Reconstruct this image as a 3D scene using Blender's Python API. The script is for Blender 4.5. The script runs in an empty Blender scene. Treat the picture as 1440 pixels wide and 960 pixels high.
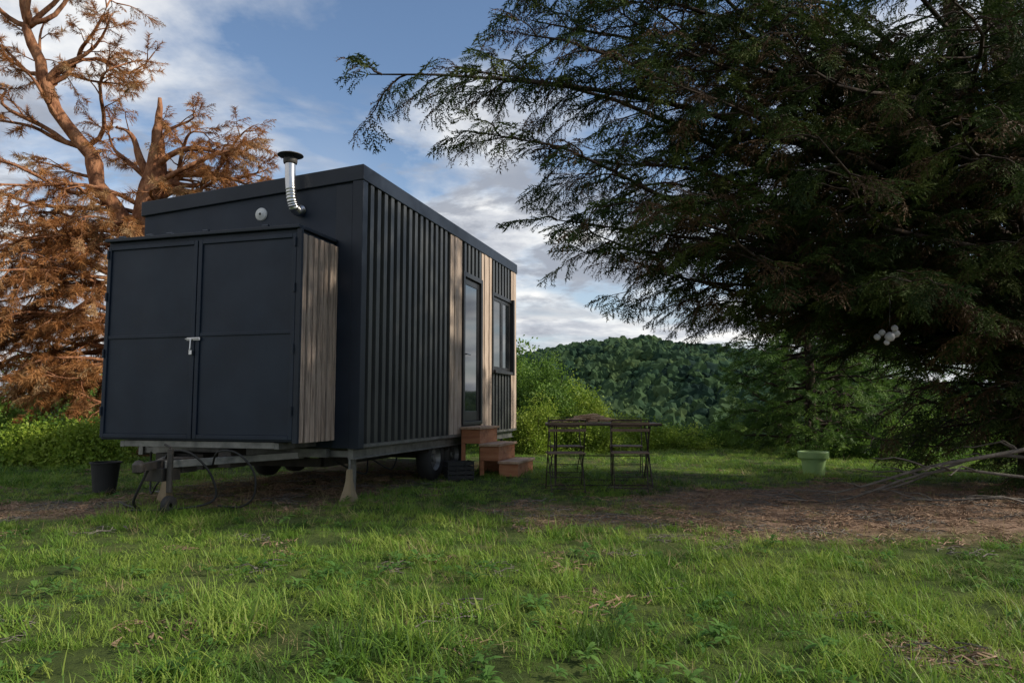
import bpy, math, random
import numpy as np
from mathutils import Vector
random.seed(7); R=np.random.default_rng(11)
S=bpy.context.scene
COL=S.collection
# ------------------------------------------------------------ helpers
def link(o,parent=None):
    COL.objects.link(o)
    if parent: o.parent=parent
    return o
def empty(name,loc=(0,0,0),rz=0):
    o=bpy.data.objects.new(name,None); o.location=loc; o.rotation_euler=(0,0,rz); o.empty_display_size=.3
    return link(o)
def mesh_obj(name,v,f,mat=None,parent=None,smooth=False,bevel=0,loc=None):
    me=bpy.data.meshes.new(name); me.from_pydata([tuple(map(float,p)) for p in v],[],[tuple(int(i) for i in q) for q in f]); me.update()
    if mat: me.materials.append(mat)
    if smooth: me.polygons.foreach_set('use_smooth',[True]*len(me.polygons))
    o=bpy.data.objects.new(name,me); link(o,parent)
    if loc is not None: o.location=loc
    if bevel:
        m=o.modifiers.new('bev','BEVEL'); m.width=bevel; m.segments=2; m.limit_method='ANGLE'
    return o
class MB:
    def __init__(s): s.v=[]; s.f=[]
    def box(s,x0,x1,y0,y1,z0,z1):
        b=len(s.v)
        s.v+=[(x0,y0,z0),(x1,y0,z0),(x1,y1,z0),(x0,y1,z0),(x0,y0,z1),(x1,y0,z1),(x1,y1,z1),(x0,y1,z1)]
        s.f+=[tuple(b+i for i in q) for q in [(0,3,2,1),(4,5,6,7),(0,1,5,4),(1,2,6,5),(2,3,7,6),(3,0,4,7)]]
        return s
    def beam(s,p,q,w,h,up=(0,0,1)):
        p=Vector(p);q=Vector(q);d=(q-p).normalized();u=Vector(up)
        if abs(d.dot(u))>.98: u=Vector((1,0,0))
        a=d.cross(u).normalized()*w/2; c=a.cross(d).normalized()*h/2
        b=len(s.v)
        for e in (p,q):
            for sa,sc in ((-1,-1),(1,-1),(1,1),(-1,1)): s.v.append(tuple(e+a*sa+c*sc))
        s.f+=[tuple(b+i for i in q2) for q2 in [(3,2,1,0),(4,5,6,7),(0,1,5,4),(1,2,6,5),(2,3,7,6),(3,0,4,7)]]
        return s
    def tube(s,pts,rad,n=6,cap=True):
        pts=np.asarray(pts,float); k=len(pts); rad=np.broadcast_to(rad,(k,))
        t=np.gradient(pts,axis=0); t/=np.linalg.norm(t,axis=1)[:,None]+1e-9
        ref=np.array([0.31,0.17,0.93]) if abs(t[0][2])<.8 else np.array([.95,.2,.1])
        b=len(s.v); an=np.arange(n)*2*np.pi/n
        for i in range(k):
            a=np.cross(t[i],ref); a/=np.linalg.norm(a)+1e-9; c=np.cross(t[i],a)
            for w in an: s.v.append(tuple(pts[i]+rad[i]*(math.cos(w)*a+math.sin(w)*c)))
        for i in range(k-1):
            for j in range(n):
                j2=(j+1)%n; s.f.append((b+i*n+j,b+i*n+j2,b+(i+1)*n+j2,b+(i+1)*n+j))
        if cap:
            s.f.append(tuple(b+j for j in range(n))[::-1]); s.f.append(tuple(b+(k-1)*n+j for j in range(n)))
        return s
    def lathe(s,prof,n=32,c=(0,0,0),axis='z'):
        b=len(s.v)
        for r,z in prof:
            for j in range(n):
                w=j*2*math.pi/n; x,y=r*math.cos(w),r*math.sin(w)
                p=(x,y,z) if axis=='z' else ((x,z,y) if axis=='y' else (z,x,y))
                s.v.append((p[0]+c[0],p[1]+c[1],p[2]+c[2]))
        for i in range(len(prof)-1):
            for j in range(n):
                j2=(j+1)%n; s.f.append((b+i*n+j,b+i*n+j2,b+(i+1)*n+j2,b+(i+1)*n+j))
        return s
    def obj(s,name,mat,parent=None,**k): return mesh_obj(name,s.v,s.f,mat,parent,**k)
_w=[(R.uniform(0,2*np.pi),R.uniform(0,2*np.pi),R.uniform(.7,1.4)) for _ in range(40)]
def fbm(x,y,sc=1.0,octs=4):
    x=np.asarray(x,float)*sc; y=np.asarray(y,float)*sc; o=np.zeros_like(x+y); amp=1;k=0;tot=0
    fr=1
    for _ in range(octs):
        for _ in range(5):
            a,p,m=_w[k%40];k+=1
            o=o+amp*np.sin((x*np.cos(a)+y*np.sin(a))*fr*m*2+p)/2.2
        tot+=amp; amp*=.55; fr*=2.1
    return o/tot
# ------------------------------------------------------------ materials
def ramp(nt,stops):
    n=nt.nodes.new('ShaderNodeValToRGB'); cr=n.color_ramp
    while len(cr.elements)<len(stops): cr.elements.new(.5)
    for e,(p,c) in zip(cr.elements,stops): e.position=p; e.color=(*c,1) if len(c)==3 else c
    return n
def mat(name,cols,scale=4,stretch=(1,1,1),rough=.6,bump=.2,bscale=None,metal=0,detail=6,spec=.5,rv=0,bdist=.02):
    m=bpy.data.materials.new(name); m.use_nodes=True; nt=m.node_tree; N=nt.nodes; L=nt.links
    p=N['Principled BSDF']; tc=N.new('ShaderNodeTexCoord'); mp=N.new('ShaderNodeMapping'); mp.inputs['Scale'].default_value=stretch
    L.new(tc.outputs['Object'],mp.inputs[0])
    n=N.new('ShaderNodeTexNoise'); n.inputs['Scale'].default_value=scale; n.inputs['Detail'].default_value=detail; n.inputs['Roughness'].default_value=.6
    L.new(mp.outputs[0],n.inputs['Vector'])
    k=len(cols); r=ramp(nt,[(.3+.4*i/max(1,k-1),c) for i,c in enumerate(cols)]); L.new(n.outputs[0],r.inputs[0])
    L.new(r.outputs[0],p.inputs['Base Color'])
    p.inputs['Roughness'].default_value=rough; p.inputs['Metallic'].default_value=metal; p.inputs['Specular IOR Level'].default_value=spec
    if rv:
        mr=N.new('ShaderNodeMapRange'); mr.inputs['To Min'].default_value=rough-rv; mr.inputs['To Max'].default_value=rough+rv
        n3=N.new('ShaderNodeTexNoise'); n3.inputs['Scale'].default_value=2.5; n3.inputs['Detail'].default_value=8; L.new(tc.outputs['Object'],n3.inputs['Vector']); L.new(n3.outputs[0],mr.inputs[0]); L.new(mr.outputs[0],p.inputs['Roughness'])
    if bump:
        b=N.new('ShaderNodeBump'); b.inputs['Strength'].default_value=bump; b.inputs['Distance'].default_value=bdist
        n2=N.new('ShaderNodeTexNoise'); n2.inputs['Scale'].default_value=bscale or scale*3; n2.inputs['Detail'].default_value=5
        L.new(mp.outputs[0],n2.inputs['Vector']); L.new(n2.outputs[0],b.inputs['Height']); L.new(b.outputs[0],p.inputs['Normal'])
    return m
def leafmat(name,cols,patch=.5,rough=.55,trans=.25,inst=.6,attr=True,spec=.3):
    m=bpy.data.materials.new(name); m.use_nodes=True; nt=m.node_tree; N=nt.nodes; L=nt.links
    p=N['Principled BSDF']; g=N.new('ShaderNodeNewGeometry')
    if attr: oi=N.new('ShaderNodeAttribute'); oi.attribute_name='rnd'; ro=oi.outputs['Fac']
    else: oi=N.new('ShaderNodeObjectInfo'); ro=oi.outputs['Random']
    n=N.new('ShaderNodeTexNoise'); n.inputs['Scale'].default_value=patch; n.inputs['Detail'].default_value=3; L.new(g.outputs['Position'],n.inputs['Vector'])
    mx=N.new('ShaderNodeMath'); mx.operation='MULTIPLY_ADD'; mx.inputs[1].default_value=inst
    s=N.new('ShaderNodeMath'); s.operation='MULTIPLY_ADD'; s.inputs[1].default_value=1.6; s.inputs[2].default_value=-.3-inst/2; L.new(n.outputs[0],s.inputs[0])
    L.new(ro,mx.inputs[0]); L.new(s.outputs[0],mx.inputs[2])
    k=len(cols); r=ramp(nt,[(.1+.8*i/max(1,k-1),c) for i,c in enumerate(cols)]); L.new(mx.outputs[0],r.inputs[0])
    L.new(r.outputs[0],p.inputs['Base Color']); p.inputs['Roughness'].default_value=rough; p.inputs['Specular IOR Level'].default_value=spec
    if trans>0:
        t=N.new('ShaderNodeBsdfTranslucent'); L.new(r.outputs[0],t.inputs[0]); ms=N.new('ShaderNodeMixShader'); ms.inputs[0].default_value=trans
        L.new(p.outputs[0],ms.inputs[1]); L.new(t.outputs[0],ms.inputs[2]); L.new(ms.outputs[0],N['Material Output'].inputs[0])
    return m
navy=mat('navy_painted_steel',[(.006,.0125,.025),(.009,.0175,.033),(.0125,.023,.04)],scale=2.2,rough=.5,bump=.12,bscale=5,rv=.12,spec=.35)
navy_trim=mat('navy_trim_metal',[(.007,.012,.021),(.012,.019,.032)],scale=3,rough=.45,bump=.05,rv=.1,spec=.35)
black=mat('black_corrugated_metal',[(.028,.03,.031),(.046,.048,.046),(.068,.068,.061)],scale=2.5,stretch=(1,1,.5),rough=.42,bump=.08,rv=.12)
blacktrim=mat('black_frame_metal',[(.012,.013,.014),(.022,.022,.024)],rough=.4,bump=.03)
wood=mat('weathered_wood',[(.17,.125,.095),(.38,.29,.22),(.5,.4,.32),(.28,.205,.155)],scale=9,stretch=(3,3,.22),rough=.8,bump=.5,bscale=18)
woodd=mat('weathered_dark_wood',[(.12,.088,.068),(.29,.22,.175),(.43,.335,.27),(.2,.15,.115)],scale=9,stretch=(3,3,.22),rough=.8,bump=.5,bscale=18)
stepwood=mat('red_brown_wood',[(.24,.085,.035),(.4,.16,.07),(.46,.22,.11)],scale=6,stretch=(1,.3,2),rough=.65,bump=.3)
treadwood=mat('worn_tread_wood',[(.33,.19,.11),(.56,.4,.27)],scale=8,stretch=(.4,2,1),rough=.75,bump=.3)
galv=mat('galvanised_steel',[(.1,.105,.1),(.19,.19,.18),(.26,.26,.245)],scale=7,rough=.5,bump=.1,metal=.6)
darkst=mat('dark_chassis_steel',[(.015,.015,.015),(.04,.035,.03),(.06,.045,.035)],scale=9,rough=.6,bump=.15)
rubber=mat('rubber',[(.012,.012,.012),(.025,.025,.024)],rough=.75,bump=.1)
alu=mat('aluminium_pipe',[(.45,.45,.45),(.62,.62,.62)],rough=.28,bump=.15,metal=1)
whitep=mat('white_plastic',[(.6,.6,.58),(.75,.75,.72)],rough=.45,bump=.02)
paper=mat('grey_white_paper',[(.3,.3,.32),(.48,.47,.5)],rough=.8,bump=.1)
palewood=mat('pale_stand_wood',[(.22,.165,.09),(.36,.28,.17)],scale=6,stretch=(1,1,.3),rough=.8,bump=.3)
glass=bpy.data.materials.new('window_glass'); glass.use_nodes=True
_p=glass.node_tree.nodes['Principled BSDF']; _p.inputs['Base Color'].default_value=(.012,.015,.017,1); _p.inputs['Roughness'].default_value=.04; _p.inputs['IOR'].default_value=1.8; _p.inputs['Specular IOR Level'].default_value=1
bark=mat('conifer_bark',[(.016,.012,.009),(.042,.03,.023),(.085,.065,.052)],scale=9,stretch=(1,1,.35),rough=.9,bump=.9,bscale=14,spec=.2)
barkor=mat('dead_pine_bark',[(.08,.034,.018),(.21,.09,.045),(.34,.165,.085),(.17,.08,.045)],scale=7,stretch=(1,1,.45),rough=.9,bump=1,bscale=9,bdist=.08,spec=.2)
greywood=mat('dead_grey_branch',[(.07,.062,.052),(.18,.155,.13)],scale=10,rough=.9,bump=.5)
pot=mat('pale_green_glazed_pot',[(.2,.34,.12),(.28,.42,.17)],scale=5,rough=.5,bump=.1)
slat=mat('chair_slat_wood',[(.09,.058,.038),(.2,.135,.09)],scale=8,stretch=(.4,2,2),rough=.7,bump=.3)
iron=mat('rusty_black_iron',[(.018,.015,.013),(.05,.032,.022)],scale=15,rough=.6,bump=.2)
L_con=leafmat('cypress_foliage',[(.016,.029,.009),(.029,.05,.013),(.05,.076,.018),(.085,.105,.026)],patch=1.1,trans=.15,spec=.12,rough=.7)
L_condead=leafmat('cypress_brown_foliage',[(.05,.03,.018),(.1,.06,.03)],patch=1.1,trans=0,spec=.1)
L_dry=leafmat('dry_orange_needles',[(.18,.08,.03),(.34,.145,.048),(.46,.225,.08),(.4,.26,.13)],patch=.8,trans=.3)
L_pine=leafmat('pine_needles',[(.035,.085,.016),(.08,.155,.026),(.14,.23,.04)],patch=.7,trans=.35)
L_bush=leafmat('bush_leaves',[(.055,.11,.018),(.105,.2,.028),(.18,.29,.045)],patch=.8,trans=.4)
L_bushy=leafmat('yellow_green_leaves',[(.12,.2,.022),(.22,.32,.035),(.32,.4,.06)],patch=.8,trans=.4)
L_grass=leafmat('grass_blades',[(.05,.1,.016),(.1,.2,.024),(.175,.3,.036),(.28,.36,.065),(.16,.25,.04)],patch=.75,trans=.4,inst=.55)
L_straw=leafmat('straw_blades',[(.2,.15,.07),(.33,.26,.13),(.24,.23,.09)],patch=1,trans=.3)
L_weed=leafmat('weed_leaves',[(.06,.14,.028),(.1,.21,.045),(.15,.27,.06)],patch=2,trans=.4,spec=.15)
L_far=leafmat('hazed_forest_canopy',[(.01,.024,.018),(.018,.042,.023),(.042,.075,.03),(.026,.052,.027),(.05,.08,.03)],patch=.016,trans=0,rough=.9,inst=.75,attr=False,spec=.1)  # canopy greens with aerial haze and light-and-shade contrast put into the colour
# ------------------------------------------------------------ scatter
def scatter(name,pts,rot,scl,sources,parent=None,origin=(0,0,0),realize=True,weights=None):
    pts=np.asarray(pts,float)-np.asarray(origin,float); n=len(pts)
    me=bpy.data.meshes.new(name); me.vertices.add(n); me.vertices.foreach_set('co',pts.astype('f').ravel())
    a=me.attributes.new('rot','FLOAT_VECTOR','POINT'); a.data.foreach_set('vector',np.asarray(rot,'f').ravel())
    a=me.attributes.new('scl','FLOAT','POINT'); a.data.foreach_set('value',np.asarray(scl,'f').ravel())
    a=me.attributes.new('rnd','FLOAT','POINT'); a.data.foreach_set('value',R.random(n).astype('f'))
    a=me.attributes.new('idx','INT','POINT'); a.data.foreach_set('value',R.choice(len(sources),n,p=weights).astype('i'))
    o=bpy.data.objects.new(name,me); link(o,parent)
    ng=bpy.data.node_groups.new(name+'_gn','GeometryNodeTree')
    ng.interface.new_socket(name='Geometry',in_out='INPUT',socket_type='NodeSocketGeometry')
    ng.interface.new_socket(name='Geometry',in_out='OUTPUT',socket_type='NodeSocketGeometry')
    N=ng.nodes; L=ng.links; gi=N.new('NodeGroupInput'); go=N.new('NodeGroupOutput'); ip=N.new('GeometryNodeInstanceOnPoints')
    j=N.new('GeometryNodeJoinGeometry')
    for i,s in enumerate(sources):
        s.parent=o; k=int(n*(i+.5)/len(sources)); s.location=pts[k]; s.rotation_euler=rot[k]; s.scale=(float(scl[k]),)*3
        oi=N.new('GeometryNodeObjectInfo'); oi.inputs['Object'].default_value=s; oi.inputs['As Instance'].default_value=True
        oi.transform_space='ORIGINAL'; L.new(oi.outputs['Geometry'],j.inputs[0])
    def at(nm,ty):
        q=N.new('GeometryNodeInputNamedAttribute'); q.data_type=ty; q.inputs['Name'].default_value=nm; return q.outputs['Attribute']
    L.new(gi.outputs[0],ip.inputs['Points']); L.new(j.outputs[0],ip.inputs['Instance']); ip.inputs['Pick Instance'].default_value=True
    L.new(at('idx','INT'),ip.inputs['Instance Index']); L.new(at('rot','FLOAT_VECTOR'),ip.inputs['Rotation']); L.new(at('scl','FLOAT'),ip.inputs['Scale'])
    out=ip.outputs[0]
    if realize:
        rz=N.new('GeometryNodeRealizeInstances'); L.new(out,rz.inputs[0]); out=rz.outputs[0]
    L.new(out,go.inputs[0])
    m=o.modifiers.new('scatter','NODES'); m.node_group=ng
    return o
def dir2rot(d,roll=None):
    d=np.asarray(d,float); d=d/(np.linalg.norm(d,axis=1)[:,None]+1e-9)
    if roll is None: roll=R.uniform(-.7,.7,len(d))
    return np.stack([roll,-np.arcsin(np.clip(d[:,2],-1,1)),np.arctan2(d[:,1],d[:,0])],1)
# source meshes
def quadstrip_blade(v,f,p,d,L,w,bend,segs=3):
    d=np.array(d)/np.linalg.norm(d); side=np.cross(d,[0,0,1]); 
    if np.linalg.norm(side)<.1: side=np.array([math.cos(L*99),math.sin(L*99),0])
    side=side/np.linalg.norm(side); b=len(v); cur=np.array(p,float)
    for i in range(segs+1):
        t=i/segs
        if i<segs:
            v.append(cur-side*w*(1-t*.7)/2); v.append(cur+side*w*(1-t*.7)/2)
        else: v.append(cur.copy())
        d=d+np.array(bend)/segs; d/=np.linalg.norm(d); cur=cur+d*L/segs
    for i in range(segs-1): f.append((b+2*i,b+2*i+1,b+2*i+3,b+2*i+2))
    f.append((b+2*segs-2,b+2*segs-1,b+2*segs))
def tuft(name,m,n,rad,h0,h1,w,lean=.5,segs=3):
    v=[];f=[]
    for _ in range(n):
        a=random.uniform(0,6.283); r=rad*math.sqrt(random.random()); l=random.uniform(.1,lean); b=random.uniform(0,6.283)
        quadstrip_blade(v,f,(r*math.cos(a),r*math.sin(a),-.01),(l*math.cos(b),l*math.sin(b),1),random.uniform(h0,h1),w*random.uniform(.6,1.3),
            (math.cos(b)*random.uniform(.1,1.3),math.sin(b)*random.uniform(.1,1.3),-random.uniform(0,.9)),segs)
    return mesh_obj(name,v,f,m,smooth=False)
def tri(v,f,p,d,L,w,nrm):
    d=d/np.linalg.norm(d); s=np.cross(d,nrm); s/=np.linalg.norm(s)+1e-9; b=len(v)
    v+= [p-s*w/2,p+s*w/2,p+d*L]; f.append((b,b+1,b+2))
def spray(name,m,droop=.35,twigs=11,seed=0,needle=.1,nw=.03):
    rr=np.random.default_rng(seed); v=[];f=[]
    def axis(p0,d0,L,nn,dr):
        out=[];p=np.array(p0,float);d=np.array(d0,float)
        for i in range(nn): 
            out.append((p.copy(),d/np.linalg.norm(d))); d=d+np.array([0,0,-dr/nn])+rr.normal(0,.05,3); d/=np.linalg.norm(d); p=p+d*L/nn
        return out
    main=axis((0,0,0),(1,0,.05),1,13,droop)
    def dress(ax,ln):
        for p,d in ax:
            for s in (-1,1):
                sd=np.cross(d,[0,0,1])*s
                dd=d+sd*.7+rr.normal(0,.3,3); tri(v,f,p,dd,ln*rr.uniform(.7,1.3),nw,rr.normal(0,.6,3)+np.array([0,0,1]))
    dress(main,needle)
    for i in range(twigs):
        t=.08+.85*i/twigs; p,d=main[int(t*13)]
        sd=np.cross(d,[0,0,1]); sd/=np.linalg.norm(sd); s=1 if i%2 else -1
        L=(.5*(1-t)+.16)*rr.uniform(.7,1.2)
        ax=axis(p,d*.8+sd*s*.8+np.array([0,0,rr.uniform(-.35,.15)]),L,max(4,int(L/.06)),droop*1.3)
        dress(ax,needle*.9)
    return mesh_obj(name,v,f,m)
def needle_tuft(name,m,seed,n=70,L=.5,w=.022):
    rr=np.random.default_rng(seed); v=[];f=[]
    for i in range(n):
        t=rr.random(); p=np.array([t*.7,0,0]); a=rr.uniform(0,6.28)
        d=np.array([rr.uniform(.3,1),math.cos(a)*.8,math.sin(a)*.8-.15]); tri(v,f,p,d,L*rr.uniform(.5,1),w,rr.normal(0,1,3))
    return mesh_obj(name,v,f,m)
def leaf_clump(name,m,seed,n=60,ls=.22):
    rr=np.random.default_rng(seed); v=[];f=[]
    for i in range(n):
        p=rr.normal(0,.36,3); d=rr.normal(0,1,3)+p*1.5+np.array([0,0,-.2]); d/=np.linalg.norm(d); s=np.cross(d,rr.normal(0,1,3)); s/=np.linalg.norm(s)
        L=ls*rr.uniform(.6,1.2); w=L*.3; b=len(v); v+=[p,p+d*L*.5-s*w,p+d*L,p+d*L*.5+s*w]; f.append((b,b+1,b+2,b+3))
    return mesh_obj(name,v,f,m)
def blob(name,m,seed):
    import bmesh
    rr=np.random.default_rng(seed); bm=bmesh.new(); bmesh.ops.create_icosphere(bm,subdivisions=3,radius=1)
    from mathutils import noise
    off=Vector(rr.uniform(-50,50,3))
    for q in bm.verts:
        k=1+.45*noise.noise(q.co*1.7+off)+.3*noise.noise(q.co*4+off)+.15*noise.noise(q.co*9+off); q.co*=k
        q.co.z*=1.15
    me=bpy.data.meshes.new(name); bm.to_mesh(me); bm.free(); me.materials.append(m)
    o=bpy.data.objects.new(name,me); return link(o)
# ------------------------------------------------------------ terrain
def sstep(t): t=np.clip(t,0,1); return t*t*(3-2*t)
def gz(x,y):
    x=np.asarray(x,float);y=np.asarray(y,float)
    near=.05*fbm(x,y,.35,3)*np.clip(1-np.hypot(x,y-8)/40,0,1)
    ed=19+1.2*np.sin(x*.3)+np.clip(-x-6,0,30)*.6
    d=np.clip(y-ed,0,None); drop=-55*(1-np.exp(-.35*d*d/(d+15)/55))
    ridge=4+41*np.exp(-((x-100)/150)**2)
    s=sstep((y-150)/450)*np.where(y>600,np.clip(1-(y-600)/900,0,1),1)
    sp=(fbm(x,y,.011,3)*14+8*np.sin(x*.045+y*.02+1.0))*sstep((y-200)/150)*np.clip((600-y)/200,.06,1)*(y<1500)
    return near+drop*(1-s)+ridge*s+sp
def dirt(x,y):
    n=fbm(x,y,1.1,4)
    e=((x-4.9)/4.7)**2+((y-7.35)/2.1)**2+n*.45
    a=np.clip((1.15-e)*1.6,0,1)
    e2=((x+5.0)/1.6)**2+((y-7.2)/.7)**2+n*.4; b=np.clip((1-e2)*1.3,0,.8)
    u=(x+1.635)*.2846+(y-7.67)*.9587; w=-(x+1.635)*.9587+(y-7.67)*.2846
    c=np.clip(1.2-np.maximum(abs(u-2.4)/3.3,abs(w-1.4)/1.4)**4-n*.3,0,1)*.6
    e3=((x-1.9)/.6)**2+((y-3.0)/.25)**2+n*.7; d=np.clip((1-e3)*1.2,0,.5)
    return np.maximum(np.maximum(np.maximum(a,b),c),d)
g=np.geomspace(14,2800,64)[1:]
xs=np.concatenate([-g[::-1],np.arange(-14,14.01,.2),g])
ys=np.concatenate([np.linspace(-60,1,12)[:-1],np.arange(1,22,.2),np.geomspace(22,3200,150)])
X,Y=np.meshgrid(xs,ys); Z=gz(X,Y); nx,ny=len(xs),len(ys)
me=bpy.data.meshes.new('ground'); V=np.stack([X,Y,Z],-1).reshape(-1,3)
ii=np.arange((ny-1)*nx).reshape(ny-1,nx)[:,:-1].ravel(); F=np.stack([ii,ii+1,ii+nx+1,ii+nx],1)
me.vertices.add(len(V)); me.vertices.foreach_set('co',V.astype('f').ravel())
me.loops.add(F.size); me.loops.foreach_set('vertex_index',F.astype('i').ravel())
me.polygons.add(len(F)); me.polygons.foreach_set('loop_start',(np.arange(len(F))*4).astype('i')); me.update(calc_edges=True)
me.polygons.foreach_set('use_smooth',np.ones(len(F),bool))
a=me.attributes.new('dirt','FLOAT','POINT'); a.data.foreach_set('value',dirt(X,Y).astype('f').ravel())
a=me.attributes.new('far','FLOAT','POINT'); a.data.foreach_set('value',np.clip((Y-22)/20,0,1).astype('f').ravel())
gm=bpy.data.materials.new('meadow_soil'); gm.use_nodes=True; nt=gm.node_tree; N=nt.nodes; Lk=nt.links; P=N['Principled BSDF']; P.inputs['Roughness'].default_value=.95; P.inputs['Specular IOR Level'].default_value=.15
tc=N.new('ShaderNodeTexCoord')
def nz(s,d=8):
    n=N.new('ShaderNodeTexNoise'); n.inputs['Scale'].default_value=s; n.inputs['Detail'].default_value=d; n.inputs['Roughness'].default_value=.65; Lk.new(tc.outputs['Object'],n.inputs['Vector']); return n.outputs[0]
r1=ramp(nt,[(.3,(.03,.045,.012)),(.5,(.06,.085,.02)),(.7,(.1,.125,.035))]); Lk.new(nz(3),r1.inputs[0])
r2=ramp(nt,[(.3,(.085,.055,.038)),(.45,(.18,.115,.078)),(.6,(.28,.19,.135)),(.75,(.38,.28,.205))]); Lk.new(nz(9,12),r2.inputs[0])
def mixc(fac,a,b):
    m=N.new('ShaderNodeMix'); m.data_type='RGBA'; Lk.new(fac,m.inputs[0]); Lk.new(a,m.inputs[6]); 
    if isinstance(b,tuple): m.inputs[7].default_value=b
    else: Lk.new(b,m.inputs[7])
    return m.outputs[2]
at=N.new('ShaderNodeAttribute'); at.attribute_name='dirt'; af=N.new('ShaderNodeAttribute'); af.attribute_name='far'
c=mixc(at.outputs['Fac'],r1.outputs[0],r2.outputs[0]); c=mixc(af.outputs['Fac'],c,(.015,.032,.016,1)); Lk.new(c,P.inputs['Base Color'])
bp=N.new('ShaderNodeBump'); bp.inputs['Strength'].default_value=1; bp.inputs['Distance'].default_value=.05; Lk.new(nz(14,10),bp.inputs['Height']); Lk.new(bp.outputs[0],P.inputs['Normal'])
me.materials.append(gm); ground=bpy.data.objects.new('ground',me); link(ground)
# ------------------------------------------------------------ grass
def inhouse(x,y,m=0):
    u=(x+1.635)*.2846+(y-7.67)*.9587; w=-(x+1.635)*.9587+(y-7.67)*.2846
    return (u>-.2-m)&(u<5.9+m)&(w>.15-m)&(w<2.9+m)
def sample(y0,y1,dens):
    w=.78*y1+1.5; n=int(2*w*(y1-y0)*dens); x=R.uniform(-w,w,n); y=R.uniform(y0,y1,n); k=abs(x)<.78*y+1.5; return x[k],y[k]
def grass(name,regs,srcs):
    px,py=[np.concatenate(q) for q in zip(*regs)]
    D=dirt(px,py); cl=fbm(px+3,py,1.6,3); keep=R.random(len(px))>np.clip(np.maximum(D*1.25-.08,-.1-cl*.9),0,.97); px,py,D=px[keep],py[keep],D[keep]
    hs=np.clip(.78+.42*fbm(px,py,.9,3)+.26*fbm(px,py,3,2)+R.normal(0,.18,len(px)),.3,1.6)*(1-.5*D)
    hs*=np.where(py<3.6,1.05,.78)*np.where(inhouse(px,py),.6,1); hs*=1+.9*np.clip((py-15.5)/4,0,1)+.5*((px<-4.5)&(py>9.5))
    rot=np.stack([R.normal(0,.16,len(px)),R.normal(0,.16,len(px)),R.uniform(0,6.28,len(px))],1)
    scatter(name,np.stack([px,py,gz(px,py)],1),rot,hs,srcs)
grass('meadow_grass',[sample(1.2,5,160),sample(5,8,105)],[tuft('grass_tuft_a',L_grass,36,.1,.05,.15,.0065,.9),tuft('grass_tuft_b',L_grass,40,.11,.04,.11,.0075,1.2),tuft('grass_tuft_c',L_grass,22,.1,.07,.2,.006,.7),tuft('grass_tuft_d',L_grass,40,.12,.03,.09,.009,1.5)])
grass('meadow_grass',[sample(8,12,65),sample(12,21,38)],[tuft('grass_tuft_a',L_grass,34,.13,.05,.15,.011,.7,2),tuft('grass_tuft_b',L_grass,36,.15,.04,.13,.011,1.0,2)])
px,py=[np.concatenate(q) for q in zip(sample(1.2,5,18),sample(5,11,28),sample(11,20,8))]
n=fbm(px,py,.7,3); D=dirt(px,py); keep=R.random(len(px))<np.clip(.35+.6*n+.7*(D>.1)*(D<.9),.06,.85); px,py=px[keep],py[keep]
rot=np.stack([R.normal(0,.3,len(px)),R.normal(0,.3,len(px)),R.uniform(0,6.28,len(px))],1)
scatter('dry_grass',np.stack([px,py,gz(px,py)],1),rot,R.uniform(.45,1.0,len(px)),[tuft('straw_tuft_a',L_straw,20,.12,.05,.17,.004,1.3),tuft('straw_tuft_b',L_straw,14,.1,.06,.22,.004,.8)])
def rosette(name,m,n,L,w,seed):
    rr=np.random.default_rng(seed); v=[];f=[]
    for i in range(n):
        a=i*2.4+rr.uniform(-.3,.3); el=rr.uniform(.25,.9); d=np.array([math.cos(a),math.sin(a),el]); LL=L*rr.uniform(.6,1.1); s=np.array([-math.sin(a),math.cos(a),0]); b=len(v)
        hh=rr.uniform(0,L*.5); p=np.array([0,0,hh])
        prof=[(0,.1),(.3,.8),(.6,1),(.85,.6),(1,0)]
        for t,ww in prof:
            c=p+d*LL*t+np.array([0,0,-t*t*LL*.5]); v+= [c-s*w*ww/2*LL/L+np.array([0,0,.12*w*ww]),c+s*w*ww/2*LL/L+np.array([0,0,.12*w*ww])]
        for k in range(4): f.append((b+2*k,b+2*k+1,b+2*k+3,b+2*k+2))
    return mesh_obj(name,v,f,m)
def clover(name,m,seed):
    rr=np.random.default_rng(seed); v=[];f=[]
    for i in range(26):
        c=np.array([*rr.normal(0,.06,2),rr.uniform(.02,.07)]); a0=rr.uniform(0,6.28)
        for k in range(3):
            a=a0+k*2.09; d=np.array([math.cos(a),math.sin(a),rr.uniform(-.1,.35)]); s=np.array([-math.sin(a),math.cos(a),0]); L=rr.uniform(.012,.02); b=len(v)
            v+=[c,c+d*L*.6-s*L*.5,c+d*L*1.1-s*L*.25,c+d*L*1.1+s*L*.25,c+d*L*.6+s*L*.5]; f.append((b,b+1,b+2,b+3,b+4))
    return mesh_obj(name,v,f,m)
px,py=[np.concatenate(q) for q in zip(sample(1.2,5,30),sample(5,9,9))]
keep=(R.random(len(px))<np.clip(.4+1.0*fbm(px+30,py,.9,2),0,1))&(dirt(px,py)<.5); px,py=px[keep],py[keep]
rot=np.stack([R.normal(0,.12,len(px)),R.normal(0,.12,len(px)),R.uniform(0,6.28,len(px))],1)
scatter('broadleaf_weeds',np.stack([px,py,gz(px,py)+.015],1),rot,R.uniform(.3,.75,len(px)),[rosette('weed_a',L_weed,9,.13,.04,1),rosette('weed_b',L_weed,12,.1,.03,2),clover('clover_a',L_weed,4),clover('clover_b',L_weed,5)],weights=[.05,.09,.43,.43])
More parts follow.
